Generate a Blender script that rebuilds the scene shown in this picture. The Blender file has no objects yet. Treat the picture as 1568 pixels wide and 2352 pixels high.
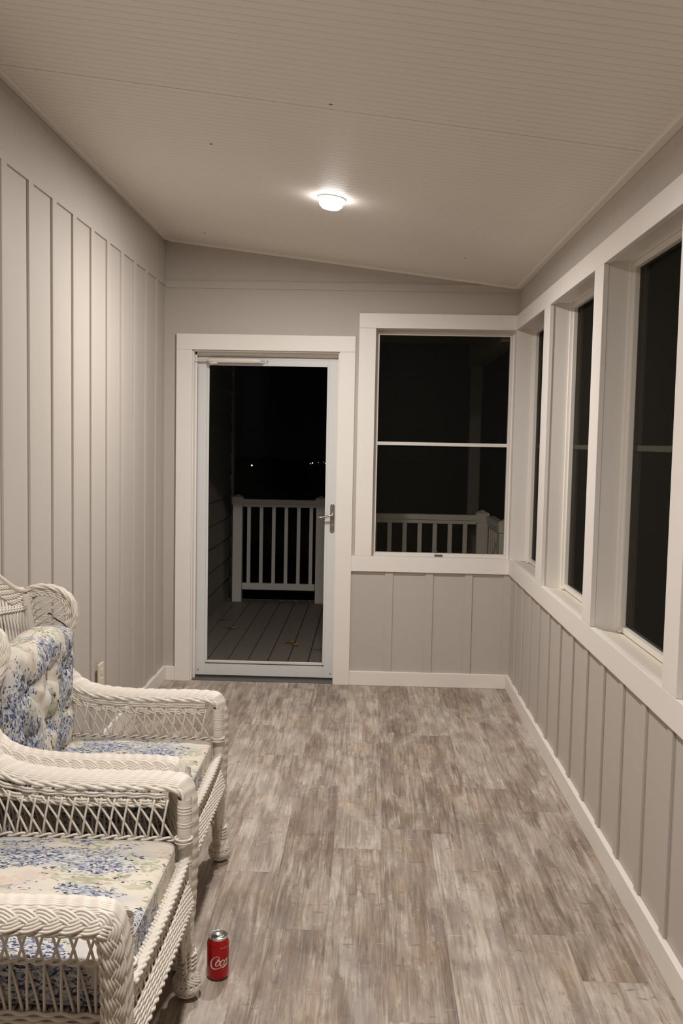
import bpy, bmesh, math, random
import numpy as np
from mathutils import Vector, Matrix
random.seed(7); rng = np.random.default_rng(7)
PI = math.pi
sc = bpy.context.scene
col = bpy.data.collections.new('porch'); sc.collection.children.link(col)

# ------------------------------------------------------------------ mesh building
class MB:
    def __init__(s): s.v = []; s.f = []; s.n = 0; s.uv = None; s.sm = []
    def add(s, verts, faces, smooth=False):
        s.v.append(np.asarray(verts, float).reshape(-1, 3)); b = s.n
        s.f += [tuple(i + b for i in f) for f in faces]; s.sm += [smooth] * len(faces)
        s.n += len(s.v[-1]); return s
    def box(s, x0, x1, y0, y1, z0, z1):
        v = [(x, y, z) for x in (x0, x1) for y in (y0, y1) for z in (z0, z1)]
        return s.add(v, [(0, 1, 3, 2), (4, 6, 7, 5), (0, 4, 5, 1), (2, 3, 7, 6), (0, 2, 6, 4), (1, 5, 7, 3)])
    def grid(s, P, smooth=True, closed_u=False, closed_v=False):
        P = np.asarray(P, float); n, m = P.shape[:2]; F = []
        for i in range(n if closed_u else n - 1):
            i2 = (i + 1) % n
            for j in range(m if closed_v else m - 1):
                j2 = (j + 1) % m
                F.append((i * m + j, i2 * m + j, i2 * m + j2, i * m + j2))
        return s.add(P.reshape(-1, 3), F, smooth)
    def tube(s, P, r, k=6, caps=True, ref=None):
        P = np.asarray(P, float); n = len(P)
        if n < 2: return s
        T = np.gradient(P, axis=0); T /= np.linalg.norm(T, axis=1)[:, None] + 1e-12
        N = np.zeros_like(P)
        if ref is None:
            a = np.zeros(3); a[np.argmin(np.abs(T[0]))] = 1
            N0 = a - T[0] * a.dot(T[0]); N0 /= np.linalg.norm(N0); N[0] = N0
            for i in range(1, n):
                q = N[i - 1] - T[i] * N[i - 1].dot(T[i]); N[i] = q / (np.linalg.norm(q) + 1e-12)
        else:
            ref = np.asarray(ref, float) * np.ones_like(P)
            N = ref - T * (ref * T).sum(1)[:, None]; N /= np.linalg.norm(N, axis=1)[:, None] + 1e-12
        B = np.cross(T, N); r = np.ones(n) * r
        a = np.arange(k) * 2 * PI / k
        V = P[:, None, :] + r[:, None, None] * (np.cos(a)[None, :, None] * N[:, None, :] + np.sin(a)[None, :, None] * B[:, None, :])
        F = []
        for i in range(n - 1):
            for j in range(k):
                F.append((i * k + j, i * k + (j + 1) % k, (i + 1) * k + (j + 1) % k, (i + 1) * k + j))
        if caps: F.append(tuple(range(k - 1, -1, -1))); F.append(tuple((n - 1) * k + j for j in range(k)))
        return s.add(V.reshape(-1, 3), F, True)
    def lathe(s, prof, c=(0, 0, 0), k=32, axis='z'):
        a = np.arange(k) * 2 * PI / k; P = []
        for r, z in prof:
            q = np.stack([r * np.cos(a), r * np.sin(a), np.full(k, z)], 1)
            if axis == 'y': q = q[:, [0, 2, 1]]
            if axis == 'x': q = q[:, [2, 0, 1]]
            P.append(q + np.array(c))
        return s.grid(np.array(P), True, closed_v=True)
    def build(s, name, mat, parent=None, loc=None, bevel=0, recalc=True):
        me = bpy.data.meshes.new(name)
        V = np.concatenate(s.v); me.from_pydata(V.tolist(), [], s.f)
        me.polygons.foreach_set('use_smooth', s.sm); me.materials.append(mat)
        if recalc:
            bm = bmesh.new(); bm.from_mesh(me); bmesh.ops.recalc_face_normals(bm, faces=bm.faces); bm.to_mesh(me); bm.free()
        me.update()
        o = bpy.data.objects.new(name, me); col.objects.link(o)
        if parent: o.parent = parent
        if loc is not None: o.location = loc
        if bevel:
            m = o.modifiers.new('bevel', 'BEVEL'); m.width = bevel; m.segments = 2; m.limit_method = 'ANGLE'; m.angle_limit = 0.6
        return o

def tag(o, label=None, cat=None, group=None, kind=None):
    for k, v in (('label', label), ('category', cat), ('group', group), ('kind', kind)):
        if v: o[k] = v
    return o
def empty(name, loc=(0, 0, 0), rz=0):
    o = bpy.data.objects.new(name, None); col.objects.link(o); o.location = loc; o.rotation_euler = (0, 0, rz); o.empty_display_size = .05
    return o
def copy_tree(o, parent=None):
    c = o.copy(); col.objects.link(c); c.parent = parent
    for ch in list(o.children): copy_tree(ch, c)
    return c
def B(name, mat, boxes, parent=None, bevel=0, loc=None):
    m = MB()
    for b in boxes: m.box(*b)
    return m.build(name, mat, parent, loc, bevel)
def spline(pts, n):
    pts = np.asarray(pts, float); p = np.vstack([2 * pts[0] - pts[1], pts, 2 * pts[-1] - pts[-2]]); out = []
    for i in range(1, len(p) - 2):
        t = np.linspace(0, 1, 24, endpoint=False)[:, None]; a, b, c, d = p[i - 1], p[i], p[i + 1], p[i + 2]
        out.append(.5 * ((2 * b) + (-a + c) * t + (2 * a - 5 * b + 4 * c - d) * t ** 2 + (-a + 3 * b - 3 * c + d) * t ** 3))
    q = np.vstack(out + [pts[-1:]]); L = np.r_[0, np.cumsum(np.linalg.norm(np.diff(q, axis=0), axis=1))]
    s = np.linspace(0, L[-1], n)
    return np.stack([np.interp(s, L, q[:, i]) for i in range(q.shape[1])], 1), s

# ------------------------------------------------------------------ materials
def mat(name):
    m = bpy.data.materials.new(name); m.use_nodes = True; nt = m.node_tree
    return m, nt, nt.nodes['Principled BSDF']
class NT:
    def __init__(s, nt): s.t = nt
    def n(s, typ, **kw):
        nd = s.t.nodes.new(typ)
        for k, v in kw.items():
            if k.startswith('i_'):
                key = k[2:]; key = int(key) if key.isdigit() else key.replace('_', ' ')
                s.put(nd.inputs[key], v)
            else: setattr(nd, k, v)
        return nd
    def put(s, inp, v):
        if isinstance(v, bpy.types.NodeSocket): s.t.links.new(v, inp)
        else: inp.default_value = v
    def math(s, op, a, b=None, c=None, clamp=False):
        nd = s.t.nodes.new('ShaderNodeMath'); nd.operation = op; nd.use_clamp = clamp
        for i, v in enumerate((a, b, c)):
            if v is not None: s.put(nd.inputs[i], v)
        return nd.outputs[0]
    def mix(s, f, a, b, blend='MIX'):
        nd = s.t.nodes.new('ShaderNodeMix'); nd.data_type = 'RGBA'; nd.blend_type = blend
        s.put(nd.inputs[0], f)
        for i, v in ((6, a), (7, b)): s.put(nd.inputs[i], (*v, 1) if isinstance(v, tuple) and len(v) == 3 else v)
        return nd.outputs[2]
    def ramp(s, f, stops, interp='LINEAR'):
        nd = s.t.nodes.new('ShaderNodeValToRGB'); cr = nd.color_ramp; cr.interpolation = interp
        while len(cr.elements) < len(stops): cr.elements.new(.5)
        for e, (p, c) in zip(cr.elements, stops):
            e.position = p; e.color = (*c, 1) if isinstance(c, tuple) else (c, c, c, 1)
        s.put(nd.inputs[0], f); return nd.outputs[0]
    def coord(s, scale=(1, 1, 1), out='Object', loc=(0, 0, 0)):
        tc = s.t.nodes.new('ShaderNodeTexCoord'); mp = s.t.nodes.new('ShaderNodeMapping')
        mp.inputs['Scale'].default_value = scale; mp.inputs['Location'].default_value = loc
        s.t.links.new(tc.outputs[out], mp.inputs[0]); return mp.outputs[0]
    def noise(s, vec, scale, detail=2, rough=.5, out=0, dist=0):
        nd = s.n('ShaderNodeTexNoise'); nd.inputs['Scale'].default_value = scale; nd.inputs['Detail'].default_value = detail
        nd.inputs['Roughness'].default_value = rough; nd.inputs['Distortion'].default_value = dist
        s.t.links.new(vec, nd.inputs['Vector']); return nd.outputs[out]

def paint(name, c, rough=.5, var=.04, scale=(1, 1, 1), bump=0, bscale=40, spec=.4):
    m, nt, b = mat(name); N = NT(nt)
    v = N.coord(scale); f = N.noise(v, 6, 4)
    N.put(b.inputs['Base Color'], N.mix(f, tuple(x * (1 - var) for x in c), tuple(min(1, x * (1 + var)) for x in c)))
    b.inputs['Roughness'].default_value = rough; b.inputs['Specular IOR Level'].default_value = spec
    if bump:
        bp = N.n('ShaderNodeBump', i_Strength=bump, i_Distance=.002, i_Height=N.noise(v, bscale, 4)); N.put(b.inputs['Normal'], bp.outputs[0])
    return m
def metal(name, c, rough=.3):
    m, nt, b = mat(name); N = NT(nt)
    f = N.noise(N.coord((1, 1, 12)), 30, 3)
    N.put(b.inputs['Base Color'], N.mix(f, tuple(x * .9 for x in c), c)); b.inputs['Metallic'].default_value = 1; b.inputs['Roughness'].default_value = rough
    return m

WALL = paint('greige wall paint', (.490, .447, .397), .6, .03, (1, 1, .12), .25, 60)
TRIM = paint('off white trim paint', (.81, .765, .708), .42, .02, (1, 1, 1), .06, 30)
CEILM = paint('ceiling paint', (.78, .73, .665), .6, .03)
VINYL = paint('white vinyl', (.74, .70, .635), .35, .015)
DOORM = paint('cool white door enamel', (.68, .68, .665), .32, .015)
SILLM = paint('sill paint', (.70, .635, .54), .5, .05, (1, 1, 1), .1, 30)
PLATE = paint('ivory plastic', (.70, .62, .50), .35, .01)
LATCHM = paint('dark latch metal', (.09, .085, .08), .4, .05)
GAP = paint('dark gasket', (.04, .035, .03), .7, .05)
RAILM = paint('white railing vinyl', (.84, .79, .72), .45, .03)
SIDING = paint('grey lap siding', (.30, .28, .24), .65, .06, (1, 1, .3), .3, 40)
ROOFM = paint('porch roof soffit', (.16, .145, .125), .7, .05)
DIRT = paint('dark yard ground', (.02, .025, .015), .95, .3)
CARP = paint('dark car paint', (.05, .05, .06), .25, .05)
TYREM = paint('tyre rubber', (.02, .02, .02), .8, .1)
LEAFM = paint('dry brown oak leaf', (.40, .22, .10), .8, .25)
POLEM = paint('dark lamp pole', (.03, .03, .03), .6, .05)
NICKEL = metal('satin nickel', (.42, .39, .35), .3)
ALU = metal('aluminium', (.80, .79, .77), .25)
DARKIN = paint('dark interior', (.01, .01, .01), .6, .05)
TIEM = paint('dark fabric ribbon', (.02, .02, .025), .8, .1)

def wicker_mat():
    m, nt, b = mat('white painted wicker'); N = NT(nt); v = N.coord()
    f = N.noise(v, 55, 3); g = N.noise(v, 7, 2)
    c = N.mix(f, (.69, .63, .545), (.78, .725, .645)); c = N.mix(N.ramp(g, [(.35, 0.), (.7, .5)]), c, (.66, .60, .52))
    N.put(b.inputs['Base Color'], c); b.inputs['Roughness'].default_value = .42; b.inputs['Specular IOR Level'].default_value = .45
    return m
WICKER = wicker_mat()

def glass_mat(name, tint=(1, 1, 1), haze=0.0, hazecol=(.2, .19, .17), gloss=1):
    m = bpy.data.materials.new(name); m.use_nodes = True; nt = m.node_tree; nt.nodes.clear(); N = NT(nt)
    out = N.n('ShaderNodeOutputMaterial'); tr = N.n('ShaderNodeBsdfTransparent', i_Color=(*tint, 1)); gl = N.n('ShaderNodeBsdfGlossy', i_Roughness=.02)
    fr = N.n('ShaderNodeFresnel', i_IOR=1.1); mx = N.n('ShaderNodeMixShader')
    N.put(mx.inputs[0], fr.outputs[0]); N.put(mx.inputs[1], tr.outputs[0]); N.put(mx.inputs[2], gl.outputs[0]); last = mx.outputs[0] if gloss else tr.outputs[0]
    if haze:
        df = N.n('ShaderNodeBsdfDiffuse', i_Color=(*hazecol, 1)); m2 = N.n('ShaderNodeMixShader')
        m2.inputs[0].default_value = haze; N.put(m2.inputs[1], last); N.put(m2.inputs[2], df.outputs[0]); last = m2.outputs[0]
    N.put(out.inputs[0], last); return m
GLASS = glass_mat('door glass')
SCREEN = glass_mat('screened window pane', (.86, .86, .84), .045, (.11, .10, .085), 0)
SCREEN2 = glass_mat('screened side window pane', (.6, .6, .58), .13, (.095, .088, .072), 0)

def beadboard():
    m, nt, b = mat('painted beadboard'); N = NT(nt)
    tc = N.coord(); sep = N.n('ShaderNodeSeparateXYZ', i_0=tc); y = sep.outputs[1]
    fr = N.math('FRACT', N.math('DIVIDE', y, .0406)); d = N.math('ABSOLUTE', N.math('SUBTRACT', fr, .5))
    g = N.ramp(d, [(0., 1.), (.05, .7), (.10, 0.)])
    f = N.noise(tc, 3, 3)
    c = N.mix(f, (.80, .75, .69), (.84, .79, .73)); c = N.mix(N.math('MULTIPLY', g, .24), c, (.34, .30, .26))
    N.put(b.inputs['Base Color'], c); b.inputs['Roughness'].default_value = .6
    bp = N.n('ShaderNodeBump', i_Strength=.5, i_Distance=.002, i_Height=N.math('SUBTRACT', 1, g)); N.put(b.inputs['Normal'], bp.outputs[0])
    return m
BEAD = beadboard()

def plank_mat():
    m, nt, b = mat('weathered wood plank flooring'); N = NT(nt)
    tc = N.coord(); sep = N.n('ShaderNodeSeparateXYZ', i_0=tc); x, y = sep.outputs[0], sep.outputs[1]
    W_, L_ = .1835, 1.22
    xr = N.math('DIVIDE', N.math('SUBTRACT', x, 1.527), W_); row = N.math('FLOOR', xr); fx = N.math('FRACT', xr)
    w1 = N.n('ShaderNodeTexWhiteNoise', noise_dimensions='1D', i_W=N.math('ADD', row, 13.7)).outputs[0]
    yr = N.math('ADD', N.math('DIVIDE', y, L_), N.math('MULTIPLY', w1, 7.3)); pl = N.math('FLOOR', yr); fy = N.math('FRACT', yr)
    idv = N.n('ShaderNodeCombineXYZ', i_0=row, i_1=pl, i_2=3.3).outputs[0]
    rnd = N.n('ShaderNodeTexWhiteNoise', noise_dimensions='3D', i_Vector=idv)
    rc = rnd.outputs[1]; rv = rnd.outputs[0]
    off = N.n('ShaderNodeVectorMath', operation='SCALE', i_0=rc, i_Scale=37.).outputs[0]
    base = N.n('ShaderNodeVectorMath', operation='ADD', i_0=tc, i_1=off).outputs[0]
    def sv(sx, sy):
        return N.n('ShaderNodeVectorMath', operation='MULTIPLY', i_0=base, i_1=(sx, sy, 1)).outputs[0]
    # weathered rectangular patches: stretched chebychev cells, edges ruffled by noise
    jag = N.math('ADD', N.math('MULTIPLY', N.math('SUBTRACT', N.noise(sv(170, 2.5), 1., 3, .65), .5), 1.9), N.math('MULTIPLY', N.math('SUBTRACT', N.noise(sv(14, 9), 1., 3, .6), .5), 1.2))
    wx = N.math('MULTIPLY', N.math('SUBTRACT', N.noise(sv(60, 30), 1., 4, .7), .5), .55)
    vq = N.n('ShaderNodeVectorMath', operation='ADD', i_0=sv(19, 4.6), i_1=N.n('ShaderNodeCombineXYZ', i_0=wx, i_1=jag, i_2=0.).outputs[0]).outputs[0]
    vn = N.n('ShaderNodeTexVoronoi', distance='CHEBYCHEV', i_Vector=vq); vn.inputs['Scale'].default_value = 1.; vn.inputs['Randomness'].default_value = .8
    cell = N.n('ShaderNodeSeparateColor', i_0=vn.outputs[1]).outputs; w3 = cell[0]
    warp = N.noise(sv(6, 3), 1.0, 3)
    big = N.noise(sv(11, 3.6), 1., 5, .62, dist=.8)                     # broad blotches
    streak = N.noise(sv(46, 2.6), 1., 6, .68, dist=1.1)        # long streaks
    fine = N.noise(sv(300, 7), 1., 3, .6); hair = N.noise(sv(120, 2.2), 1., 4, .7, dist=.8)                     # grain
    sp = N.noise(sv(28, 11), 1., 4, .7)                       # scuffed patches
    t = N.math('ADD', N.math('MULTIPLY', big, .40), N.math('ADD', N.math('MULTIPLY', streak, .52), N.math('MULTIPLY', fine, .20)))
    t = N.math('ADD', t, N.math('MULTIPLY', N.math('SUBTRACT', w3, .5), .075)); t = N.math('ADD', t, N.math('MULTIPLY', N.math('SUBTRACT', rv, .5), .10))
    c = N.ramp(t, [(.40, (.150, .110, .084)), (.48, (.240, .187, .147)), (.55, (.345, .285, .232)), (.62, (.455, .392, .330)), (.70, (.60, .535, .47))])
    c = N.mix(N.math('MULTIPLY', N.ramp(hair, [(.34, 1.), (.42, 0.)]), .45), c, (.16, .12, .095)); c = N.mix(N.math('MULTIPLY', N.ramp(hair, [(.60, 0.), (.66, 1.)]), .40), c, (.60, .54, .48))
    c = N.mix(N.math('MULTIPLY', N.ramp(cell[1], [(.80, 0.), (.93, 1.)]), .30), c, (.175, .135, .112)); c = N.mix(N.math('MULTIPLY', N.ramp(cell[2], [(.86, 0.), (.95, 1.)]), .34), c, (.60, .545, .49))
    warm = N.ramp(N.noise(sv(7, 3.5), 1., 3), [(.45, 0.), (.70, 1.)])
    c = N.mix(N.math('MULTIPLY', warm, .55), c, N.mix(.55, c, (.40, .275, .165)))
    grey = N.ramp(N.noise(sv(9, 2.5), 1.7, 3), [(.50, 0.), (.68, 1.)])
    c = N.mix(N.math('MULTIPLY', grey, .5), c, (.245, .205, .185))
    chalk = N.ramp(N.math('ADD', N.math('MULTIPLY', sp, .6), N.math('MULTIPLY', streak, .4)), [(.57, 0.), (.66, 1.)])
    c = N.mix(N.math('MULTIPLY', chalk, .6), c, (.60, .54, .485))
    bar = N.ramp(N.noise(sv(12, 34), 1., 3, .55), [(.66, 0.), (.71, 1.)]); c = N.mix(N.math('MULTIPLY', bar, .6), c, (.165, .125, .105))
    lbar = N.ramp(N.noise(sv(14, 75), 1.1, 2, .5), [(.70, 0.), (.74, 1.)]); c = N.mix(N.math('MULTIPLY', lbar, .4), c, (.62, .56, .50))
    dark = N.ramp(N.noise(sv(30, 9), 1.3, 4, .7), [(.31, 1.), (.38, 0.)])
    c = N.mix(N.math('MULTIPLY', dark, .5), c, (.13, .095, .075))
    ex = N.math('MINIMUM', fx, N.math('SUBTRACT', 1, fx)); ey = N.math('MULTIPLY', N.math('MINIMUM', fy, N.math('SUBTRACT', 1, fy)), L_ / W_)
    e = N.math('MINIMUM', ex, ey); seam = N.ramp(e, [(0., 1.), (.006, .8), (.013, 0.)])
    c = N.mix(N.math('MULTIPLY', seam, .20), c, (.12, .09, .07))
    N.put(b.inputs['Base Color'], c)
    N.put(b.inputs['Roughness'], N.math('ADD', .42, N.math('MULTIPLY', streak, .2))); b.inputs['Specular IOR Level'].default_value = .35
    h = N.math('SUBTRACT', N.math('ADD', N.math('MULTIPLY', streak, .5), N.math('MULTIPLY', fine, .5)), N.math('MULTIPLY', seam, .8))
    bp = N.n('ShaderNodeBump', i_Strength=.28, i_Distance=.0015, i_Height=h); N.put(b.inputs['Normal'], bp.outputs[0])
    return m
PLANK = plank_mat()

def floral(name, stretch=(1, 1, 1)):
    m, nt, b = mat(name); N = NT(nt)
    v0 = N.coord(stretch)
    wn = N.noise(v0, 22, 3, .6, out=1)
    v = N.n('ShaderNodeVectorMath', operation='ADD', i_0=v0, i_1=N.n('ShaderNodeVectorMath', operation='SCALE', i_0=wn, i_Scale=.03).outputs[0]).outputs[0]
    def vor(scale, out=1):
        nd = N.n('ShaderNodeTexVoronoi'); nd.inputs['Scale'].default_value = scale; N.put(nd.inputs['Vector'], v); return nd.outputs[out]
    cream = N.mix(N.noise(v0, 30, 3), (.61, .555, .455), (.70, .65, .555))
    r1 = N.noise(v, 9.5, 2); r2 = N.noise(N.n('ShaderNodeVectorMath', operation='ADD', i_0=v, i_1=(5.1, 2.2, 7.)).outputs[0], 11, 2)
    r3 = N.noise(N.n('ShaderNodeVectorMath', operation='ADD', i_0=v, i_1=(1.1, 9.2, 3.)).outputs[0], 13, 2)
    p = N.n('ShaderNodeSeparateColor', i_0=vor(210)).outputs; q = N.n('ShaderNodeSeparateColor', i_0=vor(125)).outputs
    cream = N.mix(N.ramp(N.noise(v, 7.5, 3), [(.48, 0.), (.66, .75)]), cream, (.46, .475, .50)); cream = N.mix(N.ramp(N.noise(v0, 10.5, 3), [(.52, 0.), (.68, .7)]), cream, (.47, .475, .365))
    # leaves
    leaf = N.math('MULTIPLY', N.math('GREATER_THAN', r2, .54), N.math('GREATER_THAN', q[0], .42))
    c = N.mix(leaf, cream, N.mix(q[1], (.34, .34, .23), (.54, .52, .41)))
    # pink blossom specks
    pk = N.math('MULTIPLY', N.math('GREATER_THAN', r3, .575), N.math('GREATER_THAN', p[2], .55))
    c = N.mix(pk, c, (.64, .50, .43))
    # blue hydrangea heads
    reg = N.math('GREATER_THAN', N.math('ADD', r1, N.math('MULTIPLY', N.math('SUBTRACT', p[1], .5), .12)), .518)
    petal = N.ramp(p[0], [(.0, (.045, .052, .105)), (.13, (.10, .115, .20)), (.25, (.225, .25, .335)), (.46, (.37, .39, .44)), (.70, (.57, .555, .53))], 'CONSTANT')
    c = N.mix(reg, c, petal)
    # dark twigs
    tw = N.noise(v, 62, 3, .6); ring = N.math('MULTIPLY', N.math('GREATER_THAN', tw, .635), N.math('GREATER_THAN', N.math('MAXIMUM', r1, r2), .50))
    c = N.mix(ring, c, (.05, .05, .045))
    N.put(b.inputs['Base Color'], c); b.inputs['Roughness'].default_value = .75; b.inputs['Specular IOR Level'].default_value = .25
    bp = N.n('ShaderNodeBump', i_Strength=.25, i_Distance=.004, i_Height=N.noise(v0, 14, 3)); N.put(b.inputs['Normal'], bp.outputs[0])
    return m
FLORAL = floral('blue hydrangea print cotton', (.62, 1.1, 1)); FLORAL_B = floral('blue hydrangea print cotton, pillow', (1, 1.1, .62))
PIPING = paint('grey piping cord', (.44, .42, .375), .7, .15)

def deck_mat():
    m, nt, b = mat('grey composite decking'); N = NT(nt); v = N.coord((30, 1.5, 1)); f = N.noise(v, 3, 4)
    N.put(b.inputs['Base Color'], N.mix(f, (.22, .19, .155), (.29, .25, .205))); b.inputs['Roughness'].default_value = .6
    return m
DECKM = deck_mat()

def emit(name, c, s):
    m = bpy.data.materials.new(name); m.use_nodes = True; nt = m.node_tree; nt.nodes.clear(); N = NT(nt)
    e = N.n('ShaderNodeEmission', i_Color=(*c, 1), i_Strength=s); o = N.n('ShaderNodeOutputMaterial', i_0=e.outputs[0]); return m

# ------------------------------------------------------------------ room dimensions (metres)
W = 2.148; ZL, ZR = 2.709, 2.4475; YB = -7.25; T = .02; WT = .12
ZRB, ZRT, ZTB, ZTT, ZBB = .713, .807, 2.1916, 2.2796, .0887
def zc(x): return ZL + (ZR - ZL) * x / W
def structure(o): o['kind'] = 'structure'; return o

# floor
structure(B('floor', PLANK, [(0 - .05, W + .05, YB - .05, .15, -.04, 0)]))
# ceiling: sloped slab with raised panel joint strips
m = MB()
def slope_box(x0, x1, y0, y1, t0, t1):
    v = [(x, y, zc(x) + t) for x in (x0, x1) for y in (y0, y1) for t in (t0, t1)]
    m.add(v, [(0, 1, 3, 2), (4, 6, 7, 5), (0, 4, 5, 1), (2, 3, 7, 6), (0, 2, 6, 4), (1, 5, 7, 3)])
m0 = MB()
yy = [YB - .1, -5.04, -2.617, .12]
for a, b_ in zip(yy[:-1], yy[1:]):
    m = m0; slope_box(-.1, W + .12, a + .002, b_ - .002, 0, .04)
slope_box(-.1, W + .12, YB - .1, .12, .005, .05)
structure(m0.build('ceiling', BEAD))
for i, (x0, x1) in enumerate(((0, .028), (W - .03, W))):
    m = MB(); slope_box(x0, x1, YB, 0, -.016, .001); structure(m.build('trim_%d' % (i + 1), CEILM, bevel=.003))
m = MB(); slope_box(.0, W, -.022, 0, -.016, .001); structure(m.build('trim_3', CEILM, bevel=.003))

# battens
BW = .05; BT = .009
def left_wall():
    m = MB(); m.box(-.1, 0, YB, .12, 0, 2.8)
    m.box(0, BT, YB, 0, 2.425, 2.463)                                  # band at the batten heads
    m.v[-1][[5, 7, 1, 3], 2] = 2.463
    m.box(0, BT - .003, YB, 0, 2.463, 2.66)
    k = 0; y = -.209
    while y > YB:
        m.box(0, BT, y - BW, y, ZBB, 2.426); y -= .2545
    return m.build('wall_left', WALL, bevel=.0012)
structure(left_wall())
def far_wall():
    m = MB(); dx0, dx1, dz = .1733, 1.0691, 2.045; wx0, wx1, wz0, wz1 = 1.284, 2.134, ZRT - .01, ZTB
    for b_ in ((-.1, dx0, 0, 2.8), (dx0, dx1, dz, 2.8), (dx1, wx0, 0, 2.8), (wx0, wx1, 0, wz0), (wx0, wx1, wz1, 2.8), (wx1, W + .12, 0, 2.8)):
        m.box(b_[0], b_[1], 0, WT, b_[2], b_[3])
    m.box(0, W, -.008, 0, 2.415, 2.458)                                # horizontal batten
    for x in (1.3995, 1.6465, 1.887, 2.125): m.box(x - .024, x + .024, -BT, 0, ZBB, ZRB)
    return m.build('wall_far', WALL)
structure(far_wall())
posts = [(-1.0685, -.915), (-2.117, -1.9746), (-3.1393, -3.0107), (-4.18, -4.04), (-5.22, -5.08), (-6.26, -6.12)]
opens = []; a = -.03
for p in posts: opens.append((p[1], a)); a = p[0]
opens.append((YB + .15, a))
def right_wall():
    m = MB(); m.box(W, W + WT, YB, 0, 0, ZRT - .015); m.box(W, W + WT, YB, 0, ZTB + .02, 2.6); m.box(W, W + WT, YB, YB + .15, 0, 2.5)
    y = -.489
    m.box(W - BT, W, -.25, -.2, ZBB, ZRB)
    for i in range(27): m.box(W - BT, W, y, y + .045, ZBB, ZRB); y -= .2605
    return m.build('wall_right', WALL, bevel=.0012)
structure(right_wall())
structure(B('wall_near', WALL, [(-.1, W + .12, YB - .1, YB, 0, 2.8)]))

# baseboards
structure(B('baseboard_left', TRIM, [(0, T, YB, 0, 0, ZBB)], bevel=.003))
structure(B('baseboard_far', TRIM, [(T, .078, -T, 0, 0, ZBB), (1.1648, W - T, -T, 0, 0, ZBB)], bevel=.003))
structure(B('baseboard_right', TRIM, [(W - T - .001, W, YB, 0, 0, ZBB)], bevel=.003))

# door casing
structure(B('trim_4', TRIM, [(.078, .1733, -.022, 0, 0, 2.045), (1.0691, 1.1648, -.022, 0, 0, 2.045), (.078, 1.1648, -.022, 0, 2.0455, 2.1403)], bevel=.0015))
# window casing on far wall
structure(B('trim_5', TRIM, [(1.1855, 1.287, -.02, 0, ZRT + .0005, ZTB - .0005), (1.1855, W - T, -.02, 0, ZTB, ZTT), (1.1648, W - T, -.02, 0, ZRB, ZRT)], bevel=.0015))
# continuous rail and head trim on the right wall
structure(B('trim_6', TRIM, [(W - T, W + .004, YB, 0, ZRB, ZRT)], bevel=.0015))
structure(B('trim_7', TRIM, [(W - T, W + .004, YB, 0, ZTB, ZTT)], bevel=.0015))
# window posts: casing face with jamb behind
n_trim = 8
for (y0, y1) in posts:
    structure(B('trim_%d' % n_trim, TRIM, [(W - T, W, y0, y1, ZRT + .0005, ZTB - .0005), (W, W + WT, y0 + .004, y1 - .004, ZRT - .02, ZTB + .03),
        (W + .078, W + .096, y0 - .006, y1 + .006, ZRT - .02, ZTB + .03)], bevel=.0015)); n_trim += 1
# corner post jamb
structure(B('trim_%d' % n_trim, TRIM, [(2.1308, W + WT, -.026, .001, ZRT - .01, ZTB + .02), (2.1308, W + WT, .0, WT + .001, ZRT - .01, ZTB + .02), (W + .078, W + .096, -.034, .0, ZRT - .02, ZTB + .03)], bevel=.0015)); n_trim += 1
# reveal boards: head and sill of side windows, jambs of far window and door
structure(B('trim_%d' % n_trim, TRIM, [(W + .004, W + WT, YB + .1, 0, ZTB + .008, ZTB + .03)], bevel=.001)); n_trim += 1
m = MB()
for (y0, y1) in opens:
    v = [(W - .0, y0, ZRT - .006), (W - .0, y1, ZRT - .006), (W + WT + .02, y1, ZRT - .018), (W + WT + .02, y0, ZRT - .018), (W, y0, ZRT - .03), (W, y1, ZRT - .03), (W + WT + .02, y1, ZRT - .04), (W + WT + .02, y0, ZRT - .04)]
    m.add(v, [(0, 1, 2, 3), (4, 7, 6, 5), (0, 4, 5, 1), (3, 2, 6, 7), (0, 3, 7, 4), (1, 5, 6, 2)])
    m.box(W + .002, W + .018, y0 + .004, y1 - .004, ZRT - .02, ZRT - .0035)
structure(m.build('trim_%d' % n_trim, SILLM)); n_trim += 1
structure(B('trim_%d' % n_trim, TRIM, [(1.284, 1.289, 0, WT, ZRT - .01, ZTB), (1.284, 2.134, 0, WT, ZTB - .004, ZTB + .004), (1.284, 2.134, .0, WT, ZRT - .016, ZRT - .006),
    (1.284, 1.296, .06, .078, ZRT - .01, ZTB), (2.1215, 2.1315, .06, .078, ZRT - .01, ZTB)], bevel=.001)); n_trim += 1
structure(B('trim_%d' % n_trim, TRIM, [(.1733, .180, -.002, WT, 0, 2.045), (1.0625, 1.0691, -.002, WT, 0, 2.045), (.1733, 1.0691, -.002, WT, 2.038, 2.045),
    (.180, .190, .055, .075, 0, 2.038), (.180, 1.0625, .055, .078, 2.022, 2.038), (.180, 1.0625, .078, .12, 2.0165, 2.038)], bevel=.001)); n_trim += 1

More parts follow.
